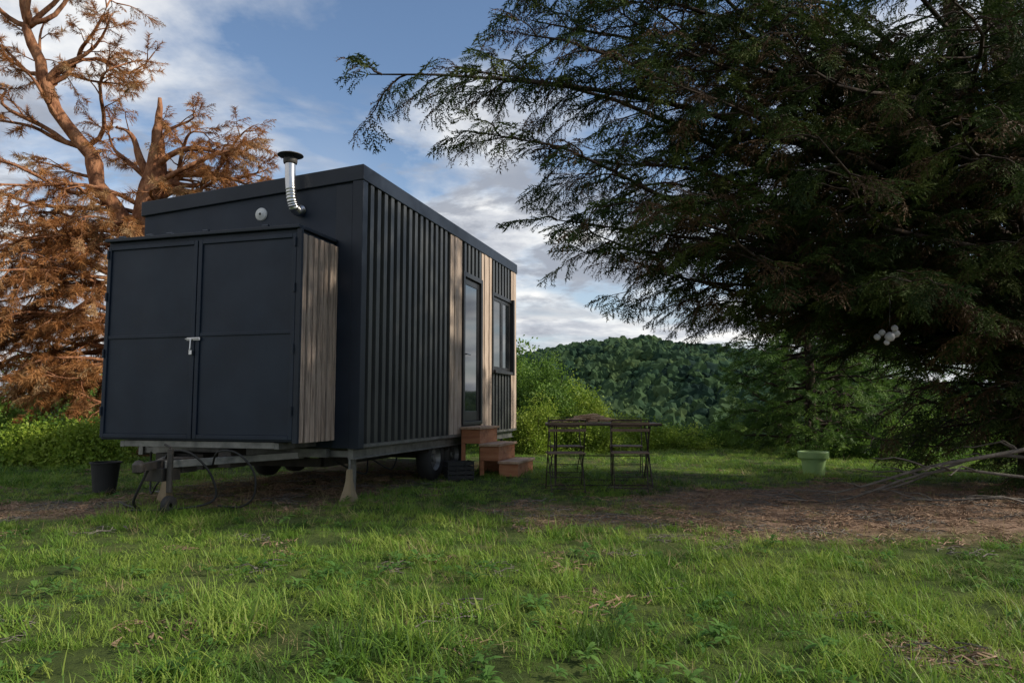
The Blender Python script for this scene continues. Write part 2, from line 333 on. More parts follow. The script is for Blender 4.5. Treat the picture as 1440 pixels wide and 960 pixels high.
def twigs(name,seed,m):
    rr=np.random.default_rng(seed); mb=MB()
    for i in range(14):
        p=rr.uniform(-.15,.15,2); a=rr.uniform(0,6.28); L=rr.uniform(.03,.13)
        mb.tube([(p[0],p[1],.006),(p[0]+math.cos(a)*L/2,p[1]+math.sin(a)*L/2,.012+rr.uniform(0,.01)),(p[0]+math.cos(a+.3)*L,p[1]+math.sin(a+.3)*L,.008)],rr.uniform(.0015,.004),4)
    v=mb.v;f=mb.f
    for i in range(16):
        p=np.array([*rr.uniform(-.15,.15,2),.008]); tri(v,f,p,rr.normal(0,1,3)*np.array([1,1,.25]),rr.uniform(.02,.05),.018,np.array([0,.2,1.]))
    return mesh_obj(name,v,f,m)
lit=mat('dry_litter',[(.09,.052,.03),(.23,.145,.09),(.36,.25,.17)],scale=30,rough=.9,bump=0)
px,py=sample(2.4,11.5,30); D=dirt(px,py); keep=(R.random(len(px))<np.clip(D*1.1,0.04,.95)); px,py=px[keep],py[keep]
scatter('twig_litter',np.stack([px,py,gz(px,py)],1),np.stack([R.normal(0,.06,len(px)),R.normal(0,.06,len(px)),R.uniform(0,6,len(px))],1),R.uniform(.7,1.4,len(px)),[twigs('litter_a',3,lit),twigs('litter_b',4,lit),twigs('litter_c',5,greywood)],realize=False)
# ------------------------------------------------------------ hill forest
n=32000; px=R.uniform(-330,450,n); py=R.uniform(330,625,n)
sc=R.uniform(2.2,4.2,n)+R.random(n)**3*2.6; Zh=gz(px,py)
top=(np.abs(px-104)<17)&(py>585); sc=np.where(top,sc*1.1,sc)
scatter('hill_forest',np.stack([px,py,Zh+sc*.5+np.where(top,2.0,0)],1),np.stack([R.normal(0,.2,n),R.normal(0,.2,n),R.uniform(0,6,n)],1),sc,[blob('forest_tree_a',L_far,1),blob('forest_tree_b',L_far,2),blob('forest_tree_c',L_far,3)],realize=False)
# ------------------------------------------------------------ tiny house
C0=(-1.635,7.67,0); H=empty('tiny_house',C0,math.atan2(.9587,.2846))
Lh,Wd=5.84,2.80
def prism(pts_yz,x0,x1):
    n=len(pts_yz); v=[(x0,y,z) for y,z in pts_yz]+[(x1,y,z) for y,z in pts_yz]
    f=[tuple(range(n)),tuple(range(2*n-1,n-1,-1))]+[(i,i+n,(i+1)%n+n,(i+1)%n) for i in range(n)]
    return v,f
top=lambda y:3.57-.19*y/2.8
v,f=prism([(.02,.56),(Wd,.56),(Wd,top(Wd)-.1),(.02,top(0)-.1)],.0,Lh-.02); mesh_obj('end_wall_and_body',v,f,navy,H)
v,f=prism([(-.065,top(0)-.17),(Wd+.03,top(Wd)-.17),(Wd+.03,top(Wd)),(-.065,top(0))],-.035,Lh+.03); mesh_obj('roof_fascia',v,f,navy_trim,H,bevel=.008)
MB().box(-.03,.085,-.062,.06,.55,top(0)-.175).obj('corner_trim',navy_trim,H,bevel=.005)
MB().box(-.022,-.002,.064,.26,.556,3.36).obj('end_wall_trim_panel',navy_trim,H,bevel=.004)
def corr(x0,x1,z0,z1,name):
    x=x0;per=.168; P2=[]
    while x<x1-.01:
        for dx,dy in ((0,0),(.075,0),(.082,-.052),(.161,-.052)):
            if x+dx<x1: P2.append((x+dx,dy))
        x+=per
    P2.append((x1,0)); v=[];f=[]
    for a,b in P2: v+=[(a,b,z0),(a,b,z1)]
    for i in range(len(P2)-1): f.append((2*i,2*i+2,2*i+3,2*i+1))
    return mesh_obj(name,v,f,black,H)
zt=3.398
corr(.085,2.56,.6,zt,'corrugated_cladding'); corr(3.04,3.9,2.97,zt,'cladding_over_door'); corr(4.4,5.52,2.87,zt,'cladding_over_window'); corr(4.4,5.52,.6,1.53,'cladding_under_window')
mb=MB()
for a,b in ((2.56,3.03),(3.905,4.395),(5.525,5.85)):
    n=max(3,int((b-a)/.12)); w=(b-a)/n
    for i in range(n): mb.box(a+i*w+.006,a+(i+1)*w-.006,-.05-.008*(i%2),.012,.6,zt)
mb.obj('wood_cladding_strips',wood,H,bevel=.003)
MB().box(.0,Lh,-.055,.01,.562,.598).obj('base_flashing',galv,H)
mb=MB(); x0,x1,z0,z1=3.04,3.9,.72,2.96
mb.box(x0,x0+.07,-.075,.015,z0,z1).box(x1-.07,x1,-.075,.015,z0,z1).box(x0+.07,x1-.07,-.075,.015,z1-.07,z1).box(x0+.07,x1-.07,-.075,.015,z0,z0+.05)
mb.box(x0+.075,x0+.16,-.04,.01,z0+.055,z1-.075).box(x1-.16,x1-.075,-.04,.01,z0+.055,z1-.075).box(x0+.16,x1-.16,-.038,.01,z1-.17,z1-.075).box(x0+.16,x1-.16,-.038,.01,z0+.055,z0+.2)
mb.box(x0-.0,x1,-.03,.012,.6,.715)
mb.obj('door_frame',blacktrim,H,bevel=.004)
MB().box(x0+.162,x1-.162,-.03,.008,z0+.2,z1-.17).obj('door_glass',glass,H)
mb=MB(); mb.tube([(x0+.12,-.04,1.75),(x0+.12,-.09,1.75)],.01,8).tube([(x0+.12,-.09,1.75),(x0+.24,-.09,1.75)],.01,8); mb.obj('door_handle',alu,H)
mb=MB(); x0,x1,z0,z1=4.4,5.52,1.53,2.86
mb.box(x0,x0+.06,-.075,.015,z0,z1).box(x1-.06,x1,-.12,.015,z0,z1).box(x0+.06,x1-.06,-.075,.015,z1-.06,z1).box(x0+.06,x1-.06,-.11,.015,z0,z0+.05)
for a,b in ((x0+.065,x0+.555),(x0+.565,x1-.065)):
    mb.box(a,a+.06,-.05,.01,z0+.055,z1-.065).box(b-.06,b,-.05,.01,z0+.055,z1-.065).box(a+.06,b-.06,-.05,.01,z1-.125,z1-.065).box(a+.06,b-.06,-.05,.01,z0+.055,z0+.115)
mb.obj('window_frame',blacktrim,H,bevel=.004)
mb=MB()
for a,b in ((x0+.065,x0+.555),(x0+.565,x1-.065)): mb.box(a+.06,b-.06,-.04,.008,z0+.115,z1-.125)
mb.obj('window_glass',glass,H)
by0,by1,bx0,bx1,bz0,bz1=.262,2.578,-.706,-.003,.65,2.73
MB().box(bx0,bx1,by0,by1,bz0,bz1).obj('storage_box_body',navy,H,bevel=.006)
mb=MB(); m_=(by0+by1)/2; fx=bx0-.028
for a,b in ((by0+.01,m_-.006),(m_+.006,by1-.01)):
    mb.box(fx,bx0-.001,a,a+.045,bz0+.02,bz1-.05).box(fx,bx0-.001,b-.045,b,bz0+.02,bz1-.05)
    mb.box(fx,bx0-.001,a+.045,b-.045,bz0+.02,bz0+.06).box(fx,bx0-.001,a+.045,b-.045,bz1-.09,bz1-.05)
    mb.box(fx+.006,bx0-.001,a+.045,b-.045,1.695,1.73)
    mb.box(fx+.018,bx0-.001,a+.045,b-.045,bz0+.06,bz1-.09)
mb.obj('storage_door_leaves',navy,H,bevel=.006)
mb=MB(); mb.box(fx-.02,bx1,by0-.03,by1+.02,bz1-.0,bz1+.035)
mb.obj('storage_box_lid',navy_trim,H,bevel=.006)
mb=MB()
for yy in (by0+.35,m_-.1,m_+.35,by1-.55,by1-.2): mb.tube([(bx0-.0,yy,bz1+.045),(bx0-.0,yy+.07,bz1+.045)],.022,8)
for yy in (by0+.02,by1-.02):
    for zz in (.9,1.5,2.1,2.55): mb.tube([(fx-.008,yy,zz),(fx-.008,yy,zz+.09)],.012,8)
mb.obj('hinges_and_lugs',navy_trim,H,smooth=False)
mb=MB(); mb.box(fx-.012,fx,m_-.07,m_+.09,1.655,1.685); mb.tube([(fx-.02,m_-.05,1.67),(fx-.02,m_+.1,1.67)],.007,8); mb.tube([(fx-.025,m_+.03,1.67),(fx-.03,m_+.03,1.57),(fx-.03,m_+.035,1.54)],.008,8)
mb.box(fx-.035,fx-.008,m_+.005,m_+.04,1.51,1.555); mb.obj('door_latch',alu,H,bevel=.002)
MB().box(bx0+.012,bx1,by0-.006,by0-.001,bz0,bz1-.05).obj('slat_backing',rubber,H)
mb=MB(); n=7; w=(bx1-bx0-.01)/n
for i in range(n): mb.box(bx0+.014+i*w,bx0+.014+(i+1)*w-.03,by0-.042-.01*(i%2),by0-.007,bz0-.01,bz1-.045)
mb.obj('storage_side_wood_slats',woodd,H,bevel=.003)
MB().box(bx0-.026,bx0+.01,by0-.045,by0+.006,bz0-.01,bz1-.002).obj('storage_corner_trim',navy_trim,H)
mb=MB(); mb.lathe([(0,-.03),(.035,-.03),(.04,-.022),(.066,-.022),(.074,-.01),(.074,-.0)],28,(0,1.207,3.12),'x'); mb.obj('round_vent',whitep,H,smooth=True)
mb=MB(); mb.lathe([(0,-.034),(.014,-.034),(.015,-.03)],20,(0,1.207,3.12),'x'); mb.obj('vent_core',darkst,H)
pts=[];rad=[]
ctrl=np.array([(0,.70,3.13),(-.07,.70,3.10),(-.145,.70,3.12),(-.175,.71,3.2),(-.175,.725,3.32),(-.175,.735,3.45),(-.175,.74,3.62)])
for i in range(91):
    t=i/90*(len(ctrl)-1); k=min(int(t),len(ctrl)-2); u=t-k
    pts.append(ctrl[k]*(1-u)+ctrl[k+1]*u); rad.append(.055+.004*math.sin(i*1.5) if i<62 else .056)
pp=np.array(pts); 
for _ in range(6): pp[1:-1]=(pp[:-2]+pp[1:-1]*2+pp[2:])/4
mb=MB(); mb.tube(pp,np.array(rad),18); mb.obj('flue_pipe',alu,H,smooth=True)
mb=MB(); mb.lathe([(0,3.735),(.05,3.725),(.135,3.695),(.138,3.687),(.06,3.69),(0,3.69)],28,(-.175,.74,0)); mb.lathe([(.07,3.6),(.075,3.62),(.075,3.65),(.058,3.655)],24,(-.175,.74,0))
for k in range(3):
    a=k*2.1; mb.tube([(-.175+.06*math.cos(a),.74+.06*math.sin(a),3.62),(-.175+.06*math.cos(a),.74+.06*math.sin(a),3.7)],.006,6)
mb.obj('flue_cowl',darkst,H,smooth=False)
# chassis
mb=MB(); mb.box(.02,Lh,.03,.09,.44,.555).box(.02,Lh,Wd-.09,Wd-.03,.44,.555)
mb.box(.02,Lh,.0,.03,.44,.455).box(.02,Lh,.0,.03,.54,.555)
for x in np.linspace(.05,Lh-.1,9): mb.box(x,x+.05,.09,Wd-.09,.46,.53)
mb.box(-.05,.02,.3,Wd-.3,.46,.55)
mb.box(bx0+.03,.0,.45,.5,.575,.64).box(bx0+.03,.0,2.3,2.35,.575,.64).box(bx0+.03,bx0+.08,.5,2.3,.58,.645)
mb.beam((.02,.62,.48),(-1.15,1.36,.45),.05,.07).beam((.02,2.18,.48),(-1.15,1.44,.45),.05,.07)
mb.obj('chassis_frame',galv,H,bevel=.004)
mb=MB(); mb.box(.6,5,.7,.78,.3,.42).box(.6,5,2.0,2.08,.3,.42)
mb.beam((.5,.7,.36),(.5,2.1,.36),.05,.1).beam((2.7,.3,.3),(2.7,2.5,.3),.06,.06).beam((3.45,.3,.3),(3.45,2.5,.3),.06,.06)
mb.beam((-1.1,1.4,.46),(-1.4,1.4,.44),.07,.07); mb.lathe([(0,.38),(.05,.4),(.055,.47),(.03,.5),(0,.51)],14,(-1.42,1.4,0))
mb.tube([(-1.2,1.25,.6),(-1.2,1.25,.2)],.028,10).tube([(-1.2,1.25,.61),(-1.2,1.32,.64)],.012,8)
mb.box(-1.0,-.8,1.28,1.52,.36,.5).box(-.6,-.35,1.05,1.2,.38,.56).box(-1.25,-1.0,1.3,1.5,.3,.42)
mb.box(-.45,-.2,1.5,2.1,.34,.5)
mb.obj('axles_and_hitch',darkst,H,bevel=.004)
mb=MB(); mb.lathe([(.02,-.025),(.08,-.025),(.085,-.02),(.085,.02),(.08,.025),(.02,.025)],22,(-1.2,1.25,.085),'y')
tyre=[(.17,-.085),(.27,-.09),(.3,-.06),(.305,0),(.3,.06),(.27,.09),(.17,.085)]
for x in (2.35,3.05):
    for y in (.14,Wd-.14): mb.lathe(tyre,36,(x,y,.305),'y')
mb.obj('tyres',rubber,H,smooth=True)
mb=MB()
for x in (2.35,3.05):
    for y in (.14,Wd-.14): mb.lathe([(0,-.05),(.05,-.06),(.06,-.03),(.14,-.03),(.17,-.08),(.172,.08),(0,.06)],28,(x,y,.305),'y')
mb.obj('wheel_rims',galv,H,smooth=False)
mb=MB()
for xc in (2.35,3.05):
    pr=[(xc+.36*math.cos(a),.305+.36*math.sin(a)) for a in np.linspace(.25,math.pi-.25,12)]
    for i in range(11): 
        b=len(mb.v); (a1,c1),(a2,c2)=pr[i],pr[i+1]; c1=min(c1,.43);c2=min(c2,.43)
        mb.v+=[(a1,.02,c1),(a2,.02,c2),(a2,.26,c2),(a1,.26,c1)]; mb.f.append((b,b+1,b+2,b+3))
mb.obj('mudguards',darkst,H)
def stand(mb,x,y,h=.34,w=.075):
    b=len(mb.v)
    for z,r in ((-.02,w),(.03,w*.95),(.12,w*.62),(.22,w*.38),(h,w*.3)):
        mb.v+=[(x-r,y-r,z),(x+r,y-r,z),(x+r,y+r,z),(x-r,y+r,z)]
    for i in range(4):
        for j in range(4): mb.f.append((b+i*4+j,b+i*4+(j+1)%4,b+i*4+4+(j+1)%4,b+i*4+4+j))
    mb.f.append((b+16,b+17,b+18,b+19))
mb=MB(); [stand(mb,x,y) for x,y in ((.03,.07),(5.7,2.7))]; stand(mb,-.4,2.0,.26,.06); mb.obj('support_stands',palewood,H)
mb=MB()
for x,y in ((.25,.14),(.25,2.6),(5.5,.12)): mb.box(x-.02,x+.02,y-.02,y+.02,.1,.45).box(x-.07,x+.07,y-.07,y+.07,-.01,.015).tube([(x,y,.0),(x,y,.13)],.014,8)
for x,y in ((.03,.07),(5.7,2.7)): mb.tube([(x,y,.3),(x,y,.45)],.016,8)
mb.obj('corner_jacks',galv,H,bevel=.003)
def loop(ctrl,n=40):
    c=np.array(ctrl,float); m=len(c); t=np.linspace(0,m-1,n); out=[]
    for q in t:
        k=min(int(q),m-2);u=q-k; p0=c[max(k-1,0)];p1=c[k];p2=c[k+1];p3=c[min(k+2,m-1)]
        out.append(.5*((2*p1)+(-p0+p2)*u+(2*p0-5*p1+4*p2-p3)*u*u+(-p0+3*p1-3*p2+p3)*u**3))
    return out
mb=MB()
mb.tube(loop([(-.8,1.1,.42),(-.92,.95,.56),(-.9,.75,.55),(-.85,.6,.38),(-.8,.62,.15),(-.75,.8,.03),(-.7,1.1,.02)]),.01,8)
mb.tube(loop([(-1.0,1.5,.4),(-1.1,1.35,.56),(-1.05,1.15,.55),(-.95,1.0,.35),(-.9,1.0,.1),(-1.1,1.3,.03),(-1.2,1.7,.02)]),.011,8)
mb.tube(loop([(-.5,1.6,.5),(-.7,1.8,.25),(-.6,2.0,.1),(-.4,2.2,.3),(-.3,2.3,.5)]),.01,8)
mb.tube(loop([(-1.3,1.4,.42),(-1.25,1.6,.12),(-1.05,1.75,.02),(-.8,2.2,.02)]),.013,8)
mb.tube(loop([(.3,.4,.4),(.8,.3,.22),(1.3,.5,.35),(1.7,.4,.2),(2.1,.5,.4)]),.01,8)
mb.obj('cables_and_hoses',rubber,H,smooth=True)
ST=empty('wooden_steps',(C0[0]+.2846*2.95,C0[1]+.9587*2.95,0),math.atan2(.9587,.2846))
mt=MB(); mr=MB()
for i in range(3):
    y1=-.07-.28*i; y0=y1-.28; zt_=.70-.235*i
    mt.box(-.03,.87,y0-.025,y1 if i else y1,zt_-.035,zt_)
    mr.box(.02,.045,y0+.0,y1-.002,zt_-.235 if i<2 else 0,zt_-.037).box(.795,.82,y0,y1-.002,.0,zt_-.037).box(.047,.793,y0+.002,y0+.022,zt_-.235,zt_-.037)
for i in range(2):
    y1=-.07-.28*i; mr.box(.02,.045,y1-.06,y1-.002,0,.70-.235*i-.24)
mt.obj('treads',treadwood,ST,bevel=.006); mr.obj('stringers_and_risers',stepwood,ST,bevel=.003)
CR=empty('black_crate',(-.72,9.95,.0),math.radians(20)); mb=MB()
mb.box(-.17,.17,-.12,.12,0,.02)
for i in range(4):
    z=.03+i*.06; mb.box(-.18,.18,-.13,-.12,z,z+.045).box(-.18,.18,.12,.13,z,z+.045).box(-.18,-.17,-.12,.12,z,z+.045).box(.17,.18,-.12,.12,z,z+.045)
for x in (-.18,-.06,.06,.165): mb.box(x,x+.015,-.135,-.13,0,.265).box(x,x+.015,.13,.135,0,.265)
mb.obj('crate_slats',rubber,CR)
BN=empty('black_bucket',(-4.72,8.6,0)); mb=MB(); mb.lathe([(0,.01),(.12,.01),(.155,.33),(.17,.335),(.17,.35),(.148,.35),(.115,.03),(0,.03)],30); mb.obj('bucket_shell',rubber,BN,smooth=False)
PT=empty('flower_pot',(4.27,10.48,.0)); mb=MB(); mb.lathe([(0,.0),(.135,.0),(.14,.01),(.165,.25),(.17,.255),(.2,.258),(.205,.27),(.21,.345),(.205,.355),(.185,.355),(.178,.31),(0,.3)],40); mb.obj('pot_shell',pot,PT,smooth=False)
MB().lathe([(0,.318),(.1,.315),(.178,.312)],24).obj('pot_soil',lit,PT)
# ------------------------------------------------------------ furniture
def chair(loc,rz):
    E=empty('folding_chair',loc,rz); mi=MB(); ms=MB()
    for s in (-1,1):
        mi.tube([(s*.215,.21,0),(s*.215,-.02,.44),(s*.215,-.19,.80),(s*.215,-.2,.83)],.007,6)
        mi.tube([(s*.195,-.26,0),(s*.195,-.1,.2),(s*.195,.17,.42)],.007,6)
        mi.tube([(s*.205,-.17,.425),(s*.205,.19,.425)],.007,6)
    mi.tube([(-.215,.2,.03),(.215,.2,.03)],.006,6); mi.tube([(-.195,-.24,.04),(.195,-.24,.04)],.006,6); mi.tube([(-.215,.12,.2),(.215,.12,.2)],.005,6)
    mi.tube([(-.195,-.13,.16),(.195,-.13,.16)],.005,6); mi.tube([(-.215,-.2,.83),(.215,-.2,.83)],.006,6)
    for i in range(6): y=-.16+i*.065; ms.box(-.225,.225,y-.02,y+.022,.432,.446)
    for z,y in ((.705,-.15),(.785,-.187)): ms.box(-.225,.225,y-.02,y-.009,z-.012,z+.022)
    mi.obj('iron_frame',iron,E); ms.obj('wood_slats',slat,E,bevel=.003)
chair((.64,8.85,0),.06); chair((1.42,8.9,0),-.12); chair((.75,10.3,0),math.pi+.1); chair((1.6,10.35,0),math.pi-.15)
T=empty('folding_table',(1.15,9.5,0),-.04); mi=MB(); ms=MB(); tz0=.76
for i in range(8): y=-.36+i*.09; ms.box(-.72,.72,y,y+.08,tz0,tz0+.02)
for s in (-1,1):
    mi.tube([(s*.6,-.32,0),(s*.6,.3,tz0-.02)],.01,6).tube([(s*.58,.32,0),(s*.58,-.3,tz0-.02)],.01,6).tube([(s*.66,-.36,tz0-.01),(s*.66,.36,tz0-.01)],.01,6)
mi.tube([(-.6,-.31,.02),(.6,-.31,.02)],.008,6).tube([(-.6,.31,.02),(.6,.31,.02)],.008,6).tube([(-.6,0,.36),(.6,0,.36)],.008,6)
mi.tube([(-.72,-.37,tz0),(.72,-.37,tz0)],.01,6)
mi.obj('iron_frame',iron,T); ms.obj('table_slats',slat,T,bevel=.003)
K=empty('kindling_pile',(1.0,9.5,.782)); mb=MB(); rr=random.Random(5)
for i in range(44):
    x,y=rr.gauss(0,.15),rr.gauss(0,.08); a=rr.uniform(-.7,.7); L=rr.uniform(.12,.3); z=.012+rr.uniform(0,.09)*max(0,1-abs(x)/.3)
    mb.tube([(x-math.cos(a)*L/2,y-math.sin(a)*L/2,z),(x,y,z+.012),(x+math.cos(a)*L/2,y+math.sin(a)*L/2,z+rr.uniform(0,.03))],rr.uniform(.006,.016),6)
mb.obj('sticks',treadwood,K)
HG=empty('hanging_white_lanterns',(3.42,6.6,1.62)); mb=MB()
for dx,dy,dz,r in ((0,0,.0,.045),(.06,.01,.03,.038),(-.055,.03,.04,.03),(.03,-.03,.075,.03),(-.02,.02,-.05,.026),(-.1,.03,.0,.03)):
    mb.lathe([(0,-r),(r*.6,-r*.8),(r,-.1*r),(r*.85,r*.5),(r*.3,r*.95),(0,r)],14,(dx,dy,dz))
mb.obj('lantern_globes',paper,HG,smooth=True); MB().tube([(0,0,.1),(.02,.01,.3),(.0,.02,.6)],.003,5).obj('hanging_cord',rubber,HG)
# ------------------------------------------------------------ trees
def curve(p0,p1,n,sag=0,wob=.1):
    p0=np.array(p0,float);p1=np.array(p1,float); t=np.linspace(0,1,n)[:,None]; p=p0*(1-t)+p1*t
    p[:,2]+=(sag*4*t*(1-t))[:,0]; L=np.linalg.norm(p1-p0)
    for k in (1,2,3): p+=np.sin(t*np.pi*k+R.uniform(0,6.28,(1,3)))*R.normal(0,wob*L/10/k,(1,3))*np.sin(t*np.pi)**.5
    return p
class Tree:
    def __init__(s,name,base): s.base=np.array(base,float); s.E=empty(name,base); s.mb=MB(); s.P=[];s.Dr=[];s.Sc=[]
    def tube(s,p,r,n=6): s.mb.tube(np.asarray(p)-s.base,r,n)
    def leaf(s,p,d,sc): s.P.append(p);s.Dr.append(d);s.Sc.append(sc)
    def foliate(s,p,f0,spacing,l0,l1,sp,sc,droop=.3,fl=.7,upw=0,u0=.12,rs=1):
        seg=np.linalg.norm(np.diff(p,axis=0),axis=1); cum=np.concatenate([[0],np.cumsum(seg)]); L=cum[-1]
        q=f0*L; side=1
        while q<L:
            t=q/L; pos=np.array([np.interp(q,cum,p[:,i]) for i in range(3)]); i=min(np.searchsorted(cum,q),len(p)-1); d=p[i]-p[max(i-1,0)]; d=d/(np.linalg.norm(d)+1e-9)
            sd=np.cross(d,[0,0,1]); sd/=np.linalg.norm(sd)+1e-9; side=-side
            dd=d*fl+sd*side*R.uniform(.4,1)+np.array([0,0,R.uniform(-.45,.35)+upw]); dd/=np.linalg.norm(dd)
            ll=(l0*(1-t)+l1*t)*R.uniform(.6,1.25); e=pos+dd*ll+np.array([0,0,-droop*ll])
            c=curve(pos,e,6,sag=ll*.08,wob=.6); s.tube(c,np.linspace(.012,.003,6)*(1+ll*.5)*rs,4)
            m=max(2,int(ll/sp))
            for k in range(m):
                u=(k+.6)/m; 
                if u<u0: continue
                j=min(int(u*5),4); pp=c[j]*(1-(u*5-j))+c[j+1]*(u*5-j); cd=c[j+1]-c[j]; cd/=np.linalg.norm(cd)+1e-9
                s2=np.cross(cd,[0,0,1])*(1 if k%2 else -1)
                s.leaf(pp,cd*.8+s2*R.uniform(.2,.9)+np.array([0,0,R.uniform(-.7,.3)]),sc*R.uniform(.6,1.2))
            s.leaf(e,dd+np.array([0,0,-droop]),sc)
            q+=spacing*R.uniform(.6,1.4)
        s.leaf(p[-1],p[-1]-p[-2],sc)
    def done(s,bk,srcs,weights=None):
        s.mb.obj('trunk_and_limbs',bk,s.E,smooth=True)
        scatter('foliage',np.array(s.P),dir2rot(s.Dr),np.array(s.Sc),srcs,s.E,s.base,weights=weights)
# --- big conifer on the right
TB=np.array([7.0,9.6,0]); t=Tree('cypress_tree',TB)
trunk=np.array([[7.0,9.6,-.1],[6.95,9.55,1],[6.85,9.5,2.5],[6.7,9.4,4],[6.5,9.3,6],[6.3,9.2,9]]); t.tube(trunk,[.4,.32,.27,.22,.16,.06],12)
trunk2=np.array([[6.9,9.5,1.3],[6.3,9.3,2.6],[5.9,9.2,4.2],[5.7,9.1,6],[5.6,9,8]]); t.tube(trunk2,[.18,.15,.12,.09,.04],10)
def tz(z): return np.array([np.interp(z,trunk[:,2],trunk[:,0]),np.interp(z,trunk[:,2],trunk[:,1]),z])
tips=[(-1.2,6.0,3.8,2.4),(-.25,6.3,3.4,1.9),(.4,6.8,2.75,1.5),(.35,6.5,5.0,3.3),(.2,7.5,5.1,3.2),(1.25,7.5,2.5,1.2),(2.27,8.0,2.15,1.0),(.5,7.2,3.5,2.2),
 (1.0,6.0,2.7,1.5),(1.61,5.8,2.75,1.4),(2.27,5.3,3.0,1.7),(3.2,6.2,2.1,1.1),(3.4,5.4,3.2,2.1),(1.1,5.6,3.6,2.3),(2.1,5.5,4.0,2.8),
 (.9,6.2,4.5,3.2),(4.3,6.5,1.75,.9),(2.5,11,3.4,2.2),(3,12,4.5,3),(2.2,10,4.9,3.4),(4,12.5,3.6,2.4),(2.4,9.3,5.8,4.2),(1.7,8.4,4.2,2.8),(2.2,7.5,3.6,2.3),(3.2,7.2,4.8,3.5),
 (1.4,8.4,5.2,3.8),(4.6,6.2,3.6,2.6),(5.3,6.3,2.3,1.5),(3.6,9.2,3.3,2.2),(0.9,6.4,5.6,4),(1.9,6.6,5.2,4),(3.6,5.9,5,4),(1.8,7.0,3.0,1.8),(2.9,6.9,2.6,1.5),
 (5.2,7.6,1.2,.8),(8,6,3,2),(9,8,3,2),(9,10.5,3,2),(8,12,3,2),
 (.1,5.9,4.1,2.9),(-.3,6.8,4.2,2.8),(1.0,5.7,4.9,3.6),(1.2,6.4,4.7,3.4),(1.6,7.6,5.3,4),(2.6,5.2,4.7,3.6),(3.0,4.9,3.9,2.8),(4.2,5.2,4.2,3.1),(4.4,5.6,2.8,1.9),(3.9,7.4,2.4,1.5),(4.6,7.6,3.3,2.4),
 (2.8,9.5,4.3,3.2),(3.8,10.5,4.0,3.0),(4.6,9,5,4),(3.0,8.4,3.1,1.9),(4.8,7.2,5.2,4.4),(5.6,7,3.6,3),(5.0,8.3,2.0,1.5),(1.1,6.9,3.1,2.0),(2.1,8.6,3.1,1.9),(5.6,5.6,3.2,2.6),(5.2,5.9,4.6,3.9),(5.6,8.0,.9,.7),(6.0,7.4,1.6,1.2),
 (5.4,8.9,.55,.9),(5.6,8.0,.3,.7),(6.3,7.9,.35,.7),(5.3,9.8,.5,.9),(6.4,8.6,.2,.6),(5.2,9.3,1.2,1.2),(6.1,8.2,1.1,1.0),(7.2,7.6,.5,.8),(5.6,10.6,.7,1.0),(6.6,7.4,1.0,1.3),(4.9,8.6,.95,1.1),
 (.75,6.9,2.65,1.5),(1.6,7.4,2.35,1.3)]
for (x,y,z,zs) in tips:
    p0=tz(zs); e=np.array([x,y,z]); L=np.linalg.norm(e-p0); c=curve(p0,e,14,sag=L*.05,wob=.35); t.tube(c,np.linspace(.02+.006*L,.006,14),8)
    t.foliate(c,.2,.17,1.1 if L>3 else .8,.45,.1,.33,droop=.2,rs=.8)
for i in range(36):
    zs=R.uniform(.5,5); a=R.uniform(2.3,4.6); L=R.uniform(1.2,3.4); p0=tz(zs); e=p0+np.array([math.cos(a)*L,math.sin(a)*L,R.uniform(-.6,.9)]); c=curve(p0,e,9,sag=-.15,wob=.7); t.tube(c,np.linspace(.022,.004,9),5)
    for k in range(3): q=c[R.integers(3,8)]; t.tube(curve(q,q+R.normal(0,.35,3),5,0,.8),np.linspace(.008,.003,5),4)
t.done(bark,[spray('spray_a',L_con,.35,10,1,.12,.04),spray('spray_b',L_con,.6,11,2,.12,.04),spray('spray_c',L_con,.2,10,3,.12,.038),spray('spray_brown',L_condead,.5,9,4)],[.32,.32,.32,.04])
# fallen branches
FB=empty('fallen_branches',(5.3,8.3,0)); mb=MB(); b0=np.array([5.3,8.3,0])
for p0,p1,r,sg in (((6.2,7.7,.6),(3.2,7.9,.05),.03,.1),((6.4,8.0,.5),(3.9,8.3,.04),.026,.05),((6.2,7.5,.3),(2.9,8.05,.03),.02,.03),((5.6,7.3,.05),(4.1,7.7,.03),.018,.04),((6,6.6,.08),(4.9,7.1,.03),.015,.05)):
    c=curve(p0,p1,14,sg,.35); mb.tube(c-b0,np.linspace(r,.008,14),7)
    for k in range(5):
        q=c[R.integers(4,13)]; e=q+np.array([-R.uniform(.2,.7),R.normal(0,.3),R.uniform(-.02,.12)]); e[2]=max(.02,e[2]); mb.tube(curve(q,e,6,.02,.6)-b0,np.linspace(.012,.004,6),5)
mb.obj('branches',greywood,FB,smooth=True)
# --- dead orange pine
OB=np.array([-7.3,14.2,0]); t=Tree('dead_pine_tree',OB)
def rough_path(A,n,j):
    A=np.array(A,float); s=np.linspace(0,len(A)-1,n); o=np.stack([np.interp(s,np.arange(len(A)),A[:,i]) for i in range(3)],1); o[1:-1]+=R.normal(0,j,(n-2,3))*[1,1,.3]; return o
A=np.array([[-7.3,14.2,-.1],[-7.3,14.1,2],[-7.2,14,4.1],[-7.0,14,5.4],[-7.0,14,6.3],[-6.96,14,7.05]]); t.tube(rough_path(A,22,.025),np.interp(np.linspace(0,5,22),range(6),[.36,.3,.25,.21,.11,.035])*R.uniform(.88,1.12,22),12)
B=np.array([[-7.2,14.05,3.9],[-7.9,13.9,5.15],[-8.4,13.8,6.0],[-9.05,13.7,7.15],[-9.35,13.6,8.3],[-9.7,13.6,9.6]]); t.tube(rough_path(B,20,.04),np.interp(np.linspace(0,5,20),range(6),[.18,.16,.14,.11,.08,.04])*R.uniform(.88,1.12,20),9)
